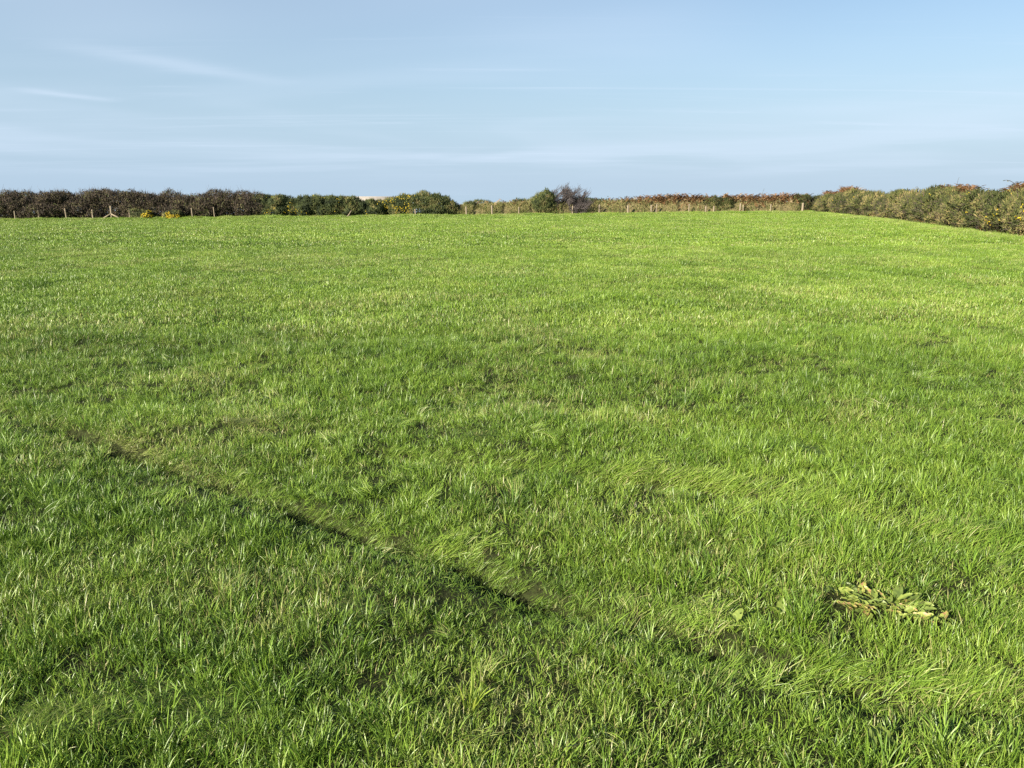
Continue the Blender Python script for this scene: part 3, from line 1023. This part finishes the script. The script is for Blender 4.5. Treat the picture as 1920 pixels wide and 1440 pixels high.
def branch_rec(mb, p, d, ln, r, lvl, rng, wind):
    n = 4
    pts = [p]
    q = p.copy(); v = d.copy()
    for i in range(n):
        v = unit(v + rng.normal(0, 0.16, 3) + wind * 0.10)
        q = q + v * ln / n
        pts.append(q.copy())
    mb[0 if lvl < 2 else 1].tube(pts, np.linspace(r, r * 0.45, n + 1), 6 if lvl == 0 else 4 if lvl < 3 else 3, (rng.uniform(0.2, 1), 0, 0), cap=lvl < 2)
    if lvl >= 4: return
    kids = (6, 6, 5, 4)[lvl]
    for j in range(kids):
        t = 0.35 + 0.65 * (j + rng.uniform(0, 1)) / kids
        i = min(int(t * n), n - 1)
        s = pts[i] + (pts[i + 1] - pts[i]) * (t * n - i)
        nd = unit(v * 0.5 + rng.normal(0, 0.62, 3) + wind * 0.4 + np.array([0, 0, 0.45 if lvl < 3 else 0.8]))
        branch_rec(mb, s, nd, ln * rng.uniform(0.5, 0.74), r * 0.56, lvl + 1, rng, wind)


def thorn_tree():
    rng = np.random.default_rng(77)
    x, y = 4.0, bound_y(4.0) + 0.75
    root = empty("thorn_tree", (x, y, gz(x, y)))
    tag(root, "windswept bare thorn tree with fine purple grey twigs above the bank", "tree")
    A, B = MB(), MB()
    wind = np.array([0.75, 0.0, 0.1])
    for (dx, dd, l) in ((-0.35, (-0.10, 0, 1), 1.05), (-0.05, (0.25, -0.1, 1), 1.0), (0.25, (0.6, 0.1, 0.8), 1.0), (-0.2, (0.0, 0.3, 1), 0.9), (0.1, (0.7, -0.1, 0.5), 1.0)):
        branch_rec((A, B), np.array([dx, 0, -0.1]), unit(np.array(dd)), l * 1.48, 0.075, 0, rng, wind)
    A.obj("trunk", M_TREE, root)
    B.obj("crown", M_TREE, root)
    # scrub at its foot, rooted with it
    bl = [(0.3, 0, 0.35, 1.1, 0.5, 0.45), (-0.4, 0, 0.5, 0.6, 0.5, 0.6)]
    p, nr = blob_points(bl, 900, rng)
    d = nr * 0.4 + np.array([0.2, 0, 0.6]) + rng.normal(0, 0.5, p.shape)
    C = MB()
    spikes(C, p, d, rng.uniform(0.15, 0.35, 900), rng.uniform(0.015, 0.035, 900), rng.uniform(0, 1, 900))
    C.obj("suckers", M_TWIG, root)


thorn_tree()

# ------------------------------------------------------------------ earth bank with bracken
def bank_h(x):
    return np.interp(x, [-6, -4, 0, 6, 10, 14, 20, 27, 28], [0.2, 0.74, 0.90, 0.95, 1.0, 1.06, 1.05, 1.0, 0.3])


def earth_bank():
    xs = np.arange(-6, 28.01, 0.3); vs = np.linspace(-1, 1, 13)
    X, V = np.meshgrid(xs, vs)
    prof = np.clip(1 - np.abs(V) ** 2.4, 0, 1)
    Y = bound_y(X) + 1.0 + V * 0.95
    Z = ground_z(X, Y) - 0.04 + bank_h(X) * prof * (0.8 + 0.4 * fbm(X * 1.3, V * 2, 91, 3))
    nx, ny = len(xs), len(vs)
    i, j = np.meshgrid(np.arange(nx - 1), np.arange(ny - 1))
    a = (j * nx + i).ravel()
    mb = MB()
    mb.add(np.c_[X.ravel(), Y.ravel(), Z.ravel()], np.c_[a, a + 1, a + nx + 1, a, a + nx + 1, a + nx].reshape(-1, 3), (0.5, 0.5, 0.5))
    tag(mb.obj("earth_bank", M_STONE_EARTH, smooth=True), kind='structure')


earth_bank()


def frond(mb, p, az, ln, tilt, col, rng):
    """dead bracken frond: arching stalk with opposite drooping pinnae"""
    n = 7
    t = np.linspace(0, 1, n)
    ang = tilt + 1.1 * t ** 1.5
    r = np.r_[0, np.cumsum(np.sin(ang[1:]) * ln / (n - 1))]
    h = np.r_[0, np.cumsum(np.cos(ang[1:]) * ln / (n - 1))]
    c, s = cos(az), sin(az)
    P = np.c_[p[0] + r * c, p[1] + r * s, p[2] + h]
    mb.tube(P, np.linspace(0.010, 0.004, n), 3, (max(col - 0.2, 0), 0, 0), cap=False)
    side = np.array([-s, c, 0])
    for i in range(2, n):
        w = ln * 0.30 * (1 - 0.75 * (i - 2) / (n - 2)) * rng.uniform(0.7, 1.15)
        f = (P[i] - P[i - 1])
        for sg in (-1, 1):
            tip = P[i] + side * sg * w + f * 0.4 + np.array([0, 0, -w * rng.uniform(0.1, 0.6)])
            mb.add([P[i] - f * 0.35, P[i] + f * 0.3, tip], [(0, 1, 2)], (np.clip(col + rng.normal(0, 0.12), 0, 1), 0, 0))


def bank_clump(name, x, w, label, group, seed, rust, green, straw, hgt, yoff=0.0, loc=None, ztop=None, base_h=None):
    """bracken, bramble and dead grass rooted together on one stretch of the bank"""
    rng = np.random.default_rng(seed)
    if loc is None:
        x0, y0 = x, bound_y(x) + 1.0 + yoff
    else:
        x0, y0 = loc
    z0 = gz(x0, y0)
    root = empty(name, (x0, y0, z0))
    tag(root, label, "bramble" if name == "bramble_clump" else "bracken", group)

    def surf(u, v):
        if base_h is not None:
            return base_h * np.clip(1 - np.abs(v / 0.8) ** 2, 0, 1)
        return bank_h(x0 + u) * np.clip(1 - np.abs(v / 0.95) ** 2.4, 0, 1)
    if rust:
        mb = MB()
        for i in range(rust):
            u = rng.uniform(-w / 2, w / 2); v = rng.normal(-0.05, 0.32)
            frond(mb, (u, v, surf(u, v) - 0.05), rng.uniform(0, 2 * pi), rng.uniform(0.40, 0.85) * hgt, rng.uniform(0.0, 0.5), np.clip(rng.normal(0.45, 0.22), 0, 1), rng)
        mb.obj("fronds", M_BRACKEN, root)
    if green:
        mb = MB()
        u = rng.uniform(-w / 2, w / 2, green); v = rng.uniform(-0.95, 0.5, green)
        p = np.c_[u, v, surf(u, v) + np.abs(rng.normal(0.08, 0.16, green))]
        cards(mb, p, np.c_[rng.normal(-0.2, 0.4, green), rng.normal(-0.5, 0.4, green), rng.uniform(0.2, 1, green)], rng.uniform(0.06, 0.13, green), 0.75,
              clump_col(p, rng, seed, 0.4), rng)
        mb.obj("bramble_leaves", M_BRAMBLE, root)
    if straw:
        mb = MB()
        u = rng.uniform(-w / 2, w / 2, straw); v = rng.uniform(-1.0, 0.4, straw)
        b = np.c_[u, v, surf(u, v) - 0.04]
        save = globals()['RNG']
        globals()['RNG'] = rng
        hue = np.clip(rng.normal(0.78, 0.22, straw) - 0.35 * (v < -0.75), 0, 1)
        blades(mb, b, rng.uniform(0, 2 * pi, straw), rng.uniform(0.18, 0.42, straw), rng.uniform(0.012, 0.024, straw), rng.uniform(0.0, 0.5, straw), rng.uniform(0.2, 1.4, straw), hue, hue * 0, seg=3)
        globals()['RNG'] = save
        mb.obj("dead_grass", M_DRYGRASS, root)
    return root


# stretches of the bank, named by the posts and bushes they lie behind
stretch = [
    (-4.3, 2.0, 10, 500, 500, 0.8, "bramble and straw hanging down the bank end inside the gorse dome", "bramble_clump"),
    (2.6, 2.6, 12, 500, 600, 0.7, "straw and low bramble round the foot of the round green bush", "bramble_clump"),
    (4.6, 1.8, 6, 500, 500, 0.6, "straw and low bramble under the trunk of the bare thorn tree", "bramble_clump"),
    (-2.2, 2.4, 14, 500, 700, 0.8, "straw and bramble on the bank next to the big gorse dome", "bramble_clump"),
    (0.1, 2.4, 20, 450, 760, 0.8, "straw grass with thin bracken on the bank before the round green bush", "bramble_clump"),
    (5.9, 2.2, 10, 750, 420, 0.7, "green bramble spilling down the bank beneath the bare thorn tree", "bramble_clump"),
    (8.1, 2.3, 26, 800, 420, 0.75, "green bramble mixed with pale bracken on the bank beside the thorn tree", "bramble_clump"),
    (10.3, 2.3, 60, 520, 380, 0.85, "thin bracken and bramble on the bank beside the pair of close posts", "bracken_clump"),
    (12.6, 2.4, 120, 300, 300, 1.0, "tall rust bracken on the bank behind the pair of close posts", "bracken_clump"),
    (14.8, 2.4, 120, 260, 260, 1.05, "rust bracken on the bank where it meets the olive green bush", "bracken_clump"),
    (17.1, 2.6, 40, 300, 300, 0.9, "sparse bracken around the foot of the olive green bush", "bracken_clump"),
    (19.5, 2.4, 110, 240, 320, 1.0, "rust bracken on the bank behind two joined posts past the olive bush", "bracken_clump"),
    (21.8, 2.4, 110, 300, 300, 0.95, "rust bracken on the bank behind the broad single post", "bracken_clump"),
    (24.2, 2.6, 130, 240, 320, 1.05, "deep rust bracken filling the corner between bank and side hedge", "bracken_clump"),
]
for i, (x, w, ru, gr, st, hg, lab, nm) in enumerate(stretch):
    bank_clump(nm, x, w + 0.3, lab, "plants along the bank", 300 + i, int(ru * 1.5), int(gr * 0.5), st * 4, hg * 1.1)

# ------------------------------------------------------------------ side hedge of gorse
rng = np.random.default_rng(9)
s = 1.2
i = 0
hedge_specs = []
while s < HEDGE_LEN - 0.5:
    w = 3.3 + rng.uniform(-0.4, 0.6)
    hedge_specs.append((s + w * 0.45, w))
    s += w * 0.86
nH = len(hedge_specs)
special = {}
for i, (s, w) in enumerate(hedge_specs):
    x, y = hedge_point(s)
    x2, y2 = hedge_point(s + 0.5)
    rz = math.atan2(float(y2 - y), float(x2 - x))
    nx, ny = -sin(rz), cos(rz)                     # away from the field
    if nx < 0: nx, ny = -nx, -ny
    lab = "olive gorse bush in the side hedge, %s out from the fenced corner" % ORD[i]
    fl, fd = 14, None
    if y < 31: fl, fd = 110, (-1, -0.6, -0.3)
    elif 36 < y < 40: fl = 34
    if y < 31:
        lab = "yellow-flecked gorse bush in the side hedge, %s out from the fenced corner" % ORD[i]
    h = 1.82 + rng.uniform(-0.10, 0.12) - (0.30 if i == 0 else 0.10 if i == 1 else 0)
    bl = [(a, -b if False else b, c, d, e, f) for (a, b, c, d, e, f) in rblobs(rng, w * 1.02, h, 1.7, 6)]
    near = max(0.55, min(1.0, y / 50))
    gorse("gorse_bush", (float(x) + nx * 0.55, float(y) + ny * 0.55), bl, lab, "gorse bushes of the side hedge", 400 + i, dens=330 / near ** 1.2, flower=fl,
          flower_dir=fd, mat=M_GORSE_PALE, size=0.62 + 0.38 * near, rz=rz + pi)
gorse("gorse_bush", (25.9, 66.7), rblobs(np.random.default_rng(3), 2.8, 1.55, 1.5, 6), "gorse bush in the corner where the bank meets the side hedge", None, 399, mat=M_GORSE_PALE)
# rusty bracken growing up through the top of the side hedge
for i, (s, w, n, lab) in enumerate(((2.0, 2.8, 130, "rust bracken topping the corner end of the side hedge"), (6.5, 4.0, 200, "long rust bracken patch along the crest of the side hedge"),
                                    (27.3, 2.6, 130, "rust bracken on the side hedge crest beneath the single upright stem"), (30.0, 2.0, 90, "small reddish bracken tuft on the side hedge crest before the bramble arches"),
                                    (36.6, 2.8, 170, "reddish bracken on the side hedge crest beneath the arching brambles"))):
    x, y = hedge_point(s)
    x2, y2 = hedge_point(s + 0.5)
    rz = math.atan2(float(y2 - y), float(x2 - x))
    r = bank_clump("bracken_clump", 0, w, lab, "bracken on the side hedge", 450 + i, int(n * 1.5), 0, 80, 0.85, loc=(float(x) + 1.0, float(y) + 0.15), base_h=(1.40, 1.70, 1.60, 1.60, 1.60)[i])
    r.rotation_euler = (0, 0, rz + pi)


def bramble(name, px, py, shoots, label, seed):
    rng = np.random.default_rng(seed)
    root = empty(name, (px, py, gz(px, py)))
    tag(root, label, "bramble")
    for (dx, z0, pts) in shoots:
        mb = MB()
        P = np.array([(dx, 0, -0.05)] + [(dx + a, b, c) for (a, b, c) in pts])
        t = np.linspace(0, 1, len(P)); tt = np.linspace(0, 1, 14)
        Q = np.c_[np.interp(tt, t, P[:, 0]), np.interp(tt, t, P[:, 1]), np.interp(tt, t, P[:, 2])]
        Q[1:-1] = (Q[:-2] + Q[1:-1] * 2 + Q[2:]) / 4
        mb.tube(Q, np.linspace(0.014, 0.006, 14), 4, (0.5, 0, 0))
        st = mb.obj("stem", M_TWIG, root)
        k = 9
        idx = rng.integers(8, 14, k)
        m2 = MB()
        cards(m2, Q[idx] + rng.normal(0, 0.02, (k, 3)), rng.normal(size=(k, 3)), rng.uniform(0.03, 0.07, k), 0.7, rng.uniform(0.1, 0.9, k), rng)
        m2.obj("leaves", M_BRAMBLE, st)
    return root


bramble("bramble", 19.75, 29.6, [(0.0, 0, [(0.1, 0, 1.7), (0.5, 0, 2.12), (0.9, 0.1, 2.2), (1.0, 0.1, 1.95)]), (-0.3, 0, [(0.0, 0, 1.7), (-0.15, 0, 2.0), (-0.45, 0, 2.12), (-0.6, 0, 2.1)]),
                                 (0.3, 0, [(0.02, 0, 1.7), (0.08, 0, 2.22)]), (-0.55, 0, [(0, 0, 1.7), (0.12, 0, 2.05)])],
        "arching bramble shoots rising above the side hedge crest", 1)
bramble("bramble", 22.2, 38.6, [(0.0, 0, [(0.0, 0, 1.2), (0.05, 0, 1.9), (0.10, 0, 2.35)])], "single upright bramble shoot above the side hedge crest", 2)
bramble("bramble", 21.6, 66.6, [(0.0, 0, [(0.0, 0, 1.0), (0.1, 0, 1.7), (0.2, 0, 2.0)])], "thin upright shoot rising from bracken by the broad single post", 3)

# ------------------------------------------------------------------ fence posts
POST_VARIANTS = []
for k in range(5):
    rng = np.random.default_rng(600 + k)
    mb = MB()
    r = 0.062 + 0.006 * k
    P = np.array([(0, 0, -0.25), (0, 0, 0.1), (rng.normal(0, 0.006), 0, 0.5), (rng.normal(0, 0.01), 0, 0.86), (rng.normal(0, 0.01), 0, 0.89)])
    mb.tube(P, [r * 1.05, r * 1.03, r, r * 0.97, r * 0.72], 8, (0.5, 0.5, 0.5))
    POST_VARIANTS.append(mb.mesh("fence_post", M_POST, smooth=False))
posts = [(-36.49, "post before the thorn row, third beyond the braced post"), (-34.91, "post before the thorn row, second beyond the braced post"),
         (-33.07, "post before the thorn row just beyond the one next to the brace"), (-31.2, "post beside the braced post, on its thorn row side"),
         (-28.69, "post between the braced post and the half-green gorse"), (-24.24, "bright post past the yellow-flowered gorse at the thorn row"),
         (-22.67, "thin grey post in front of the end of the thorn row"), (-7.64, "short white-topped post at the foot of the big gorse dome"),
         (-3.64, "tall pale post at the end of the big gorse dome"), (-1.59, "pale post in straw grass between gorse dome and round bush"),
         (0.56, "bright post in straw grass next to the round green bush"), (4.95, "pale post under the bare thorn tree"),
         (7.18, "post in green bramble beyond the bare thorn tree"), (9.61, "thick pale post halfway between thorn tree and paired posts"),
         (11.62, "one of two close pale posts beneath tall rust bracken"), (12.02, "one of two close pale posts beneath tall rust bracken"),
         (14.85, "slim post in rust bracken before the olive bush"), (16.3, "dark short post under the olive green bush"), (17.01, "grey post under the middle of the olive green bush"),
         (19.32, "one of two joined cream posts beyond the olive bush"), (19.62, "one of two joined cream posts beyond the olive bush"),
         (22.05, "single reddish post in bracken near the corner"), (24.97, "broad post at the corner by the side hedge")]
rng = np.random.default_rng(31)
for k, (x, lab) in enumerate(posts):
    o = link(bpy.data.objects.new("fence_post", POST_VARIANTS[k % 5]))
    y = bound_y(x) - 0.15 + rng.normal(0, 0.04)
    o.location = (x, y, gz(x, y))
    hs = {7: 0.75, 17: 0.8, 18: 0.85, 6: 1.1, 5: 1.05, 22: 1.1}.get(k, 1.0) * rng.uniform(0.80, 0.95)
    ws = {22: 1.3, 6: 0.6, 13: 0.95}.get(k, 0.78)
    o.scale = (ws, ws, hs)
    o.rotation_euler = (rng.normal(0, 0.04), rng.normal(0, 0.04), rng.uniform(0, 6))
    tag(o, ("" if lab.startswith("one") else "weathered ") + lab, "post", "fence posts along the far boundary")

# braced straining post
x = -29.91
y = bound_y(x) - 0.2
root = empty("braced_post", (x, y, gz(x, y)))
tag(root, "straining post with two sloping struts before the thorn row", "post", "fence posts along the far boundary")
mb = MB(); mb.tube([(0, 0, -0.3), (0, 0, 0.5), (0.01, 0, 1.0)], [0.075, 0.072, 0.068], 8, (0.5, 0.5, 0.5)); mb.obj("upright", M_POST, root)
for sg in (-1, 1):
    mb = MB(); mb.tube([(sg * 0.02, -0.06, 0.42), (sg * 0.45, -0.06, 0.20), (sg * 0.80, -0.06, -0.02)], [0.05, 0.05, 0.048], 7, (0.5, 0.5, 0.5)); mb.obj("strut", M_POST, root)
# leaning stake
x = -12.77
y = bound_y(x) - 0.3
mb = MB(); mb.tube([(-0.22, 0, -0.08), (0.05, 0, 0.25), (0.26, 0, 0.55)], [0.05, 0.046, 0.04], 7, (0.5, 0.5, 0.5))
o = mb.obj("leaning_stake", M_POST)
o.location = (x, y, gz(x, y))
tag(o, "pale wooden stake leaning against the low gorse hedge", "stake")


# ------------------------------------------------------------------ far building
def building():
    bx, by = -34.0, 200.0
    z = gz(bx, by)
    root = empty("farm_building", (bx, by, z))
    tag(root, "far cream walled farm building with grey roof in the hedge gap", "building")
    w, d, he, hr = 7.2, 3.6, 2.95, 3.95

    def box(mb, x0, x1, y0, y1, z0, z1):
        v = [(a, b, c) for c in (z0, z1) for b in (y0, y1) for a in (x0, x1)]
        f = [(0, 2, 3), (0, 3, 1), (4, 5, 7), (4, 7, 6), (0, 1, 5), (0, 5, 4), (2, 6, 7), (2, 7, 3), (0, 4, 6), (0, 6, 2), (1, 3, 7), (1, 7, 5)]
        mb.add(v, f, (0.5, 0.5, 0.5))
    mb = MB(); box(mb, -w, w, -d, d, -1.2, he)
    for sx in (-w, w):
        mb.add([(sx, -d, he), (sx, d, he), (sx, 0, hr - 0.05)], [(0, 1, 2)], (0.5, 0.5, 0.5))
    wall = mb.obj("wall", M_WALL, root)
    mb = MB()
    for sg in (-1, 1):
        o = 0.35
        v = [(-w - o, sg * (d + o), he - 0.10), (w + o, sg * (d + o), he - 0.10), (w + o, 0, hr), (-w - o, 0, hr)]
        v += [(a, b, c + 0.14) for (a, b, c) in v]
        mb.add(v, [(0, 1, 2), (0, 2, 3), (4, 6, 5), (4, 7, 6), (0, 4, 5), (0, 5, 1), (1, 5, 6), (1, 6, 2), (0, 3, 7), (0, 7, 4)], (0.5, 0.5, 0.5))
    roof = mb.obj("roof", M_ROOF, root)
    mb = MB(); box(mb, -w - 0.35, w + 0.35, -0.16, 0.16, hr + 0.08, hr + 0.24); mb.obj("ridge", M_ROOF, roof)
    for cx in (-5.0, 0.5, 4.6):
        mb = MB(); box(mb, cx - 0.6, cx + 0.6, -d - 0.03, -d + 0.05, 1.0, 2.0); win = mb.obj("window", M_DARK, root)
        mb = MB(); box(mb, cx - 0.75, cx + 0.75, -d - 0.12, -d + 0.05, 0.88, 0.99); mb.obj("sill", M_WALL, win)
    mb = MB(); box(mb, -2.6, -1.4, -d - 0.03, -d + 0.05, -0.2, 2.0); mb.obj("door", M_DARK, root)


building()

# ------------------------------------------------------------------ dock plants
LEAF = []
for k in range(7):
    rng = np.random.default_rng(700 + k)
    nu, nv = 9, 5
    ln = 1.0; wd = rng.uniform(0.44, 0.60)
    V, C = [], []
    ph = rng.uniform(0, 6)
    base_c = [0.34, 0.54, 0.42, 0.68, 0.20, 0.58, 0.86][k]
    for a in range(nu):
        t = a / (nu - 1)
        hw = wd / 2 * (sin(pi * min(1, (t * 0.94 + 0.03)) ** 0.8) ** 0.75)
        for b in range(nv):
            u = (b / (nv - 1)) * 2 - 1
            zz = 0.10 * abs(u) ** 1.5 + 0.035 * sin(t * 15 + ph + u * 2) * abs(u) - 0.16 * (t - 0.4) ** 2
            V.append((t * ln, u * hw * (1 + 0.10 * sin(t * 22 + ph) * abs(u)), zz))
            C.append((np.clip(base_c + rng.normal(0, 0.08) - (0.18 if b == 2 else 0), 0, 1), 0, 0))
    F = []
    for a in range(nu - 1):
        for b in range(nv - 1):
            if rng.uniform() < 0.06 and 0 < b < nv - 2: continue
            i = a * nv + b
            F += [(i, i + nv, i + nv + 1), (i, i + nv + 1, i + 1)]
    mb = MB(); mb.add(V, F, np.array(C))
    LEAF.append(mb.mesh("leaf", M_DOCK, smooth=True))


def dock(loc, label, leaves, group=None):
    root = empty("dock_plant", (loc[0], loc[1], gz(*loc)))
    tag(root, label, "plant", group)
    for (k, dx, dy, dz, az, tilt, roll, sz) in leaves:
        o = link(bpy.data.objects.new("leaf", LEAF[k]))
        o.parent = root
        o.location = (dx, dy, dz)
        o.rotation_euler = Euler((roll, -tilt, az), 'XYZ')
        o.scale = (sz, sz, sz)
    return root


rng = np.random.default_rng(41)
lv = []
a = -0.45
for i in range(115):
    r = math.sqrt(rng.uniform(0, 1)); th_ = rng.uniform(0, 2 * pi)
    p, q = r * cos(th_) * 0.23, r * sin(th_) * 0.105
    dx, dy = p * cos(a) - q * sin(a), p * sin(a) + q * cos(a)
    az = math.atan2(dy, dx) + rng.normal(0, 0.7)
    lv.append((int(rng.integers(7)), dx - 0.03 * cos(az), dy - 0.03 * sin(az), 0.004 + rng.uniform(0, 0.03), az, rng.uniform(-0.1, 0.55), rng.normal(0, 0.3), rng.uniform(0.042, 0.074)))
dock(DOCK_C, "flat rosette of broad yellow green dock leaves in a gap in the grass", lv)
dock((0.85, 2.52), "single pale dock leaf standing in the grass by the wheel rut", [(1, 0, 0, 0.03, 0.6, 0.7, 0.2, 0.06), (0, 0.01, -0.01, 0.03, 2.2, 0.5, 0.1, 0.05)])
dock((1.04, 2.56), "upright bright dock leaf beside the flat dock rosette", [(1, 0, 0, 0.025, 1.1, 1.0, 0.3, 0.065), (1, -0.01, 0.0, 0.03, 3.6, 0.8, 0.1, 0.05)])
dock((1.09, 1.83), "low dock leaves just beyond the flattened grass of the wheel rut", [(4, -0.03, 0, 0.02, 1.9, 0.9, 0.2, 0.06), (0, 0.03, 0.01, 0.02, 2.6, 0.9, -0.2, 0.065), (2, 0.0, 0.03, 0.02, 2.2, 0.8, 0.0, 0.05)])

# bright broad-bladed tuft
M_LIME = mat_tint("lime_grass", [(0.0, (0.13, 0.22, 0.025)), (0.5, (0.24, 0.34, 0.04)), (1.0, (0.36, 0.42, 0.07))], 0.42, 0.38, 0.4)
mb = MB()
n = 46
aa = U(0, 2 * pi, n); rr = np.sqrt(U(0, 1, n)) * 0.035
hue = U(0, 1, n)
blades(mb, np.c_[np.cos(aa) * rr, np.sin(aa) * rr, np.full(n, -0.01)], aa + U(-0.6, 0.6, n), U(0.07, 0.14, n), U(0.0035, 0.006, n), U(0.02, 0.4, n), U(0.1, 0.9, n), hue, hue * 0, seg=5)
o = mb.obj("grass_tuft", M_LIME)
o.location = (-0.14, 2.07, gz(-0.14, 2.07))
tag(o, "lone tuft of bright lime green broad-bladed grass", "grass tuft")
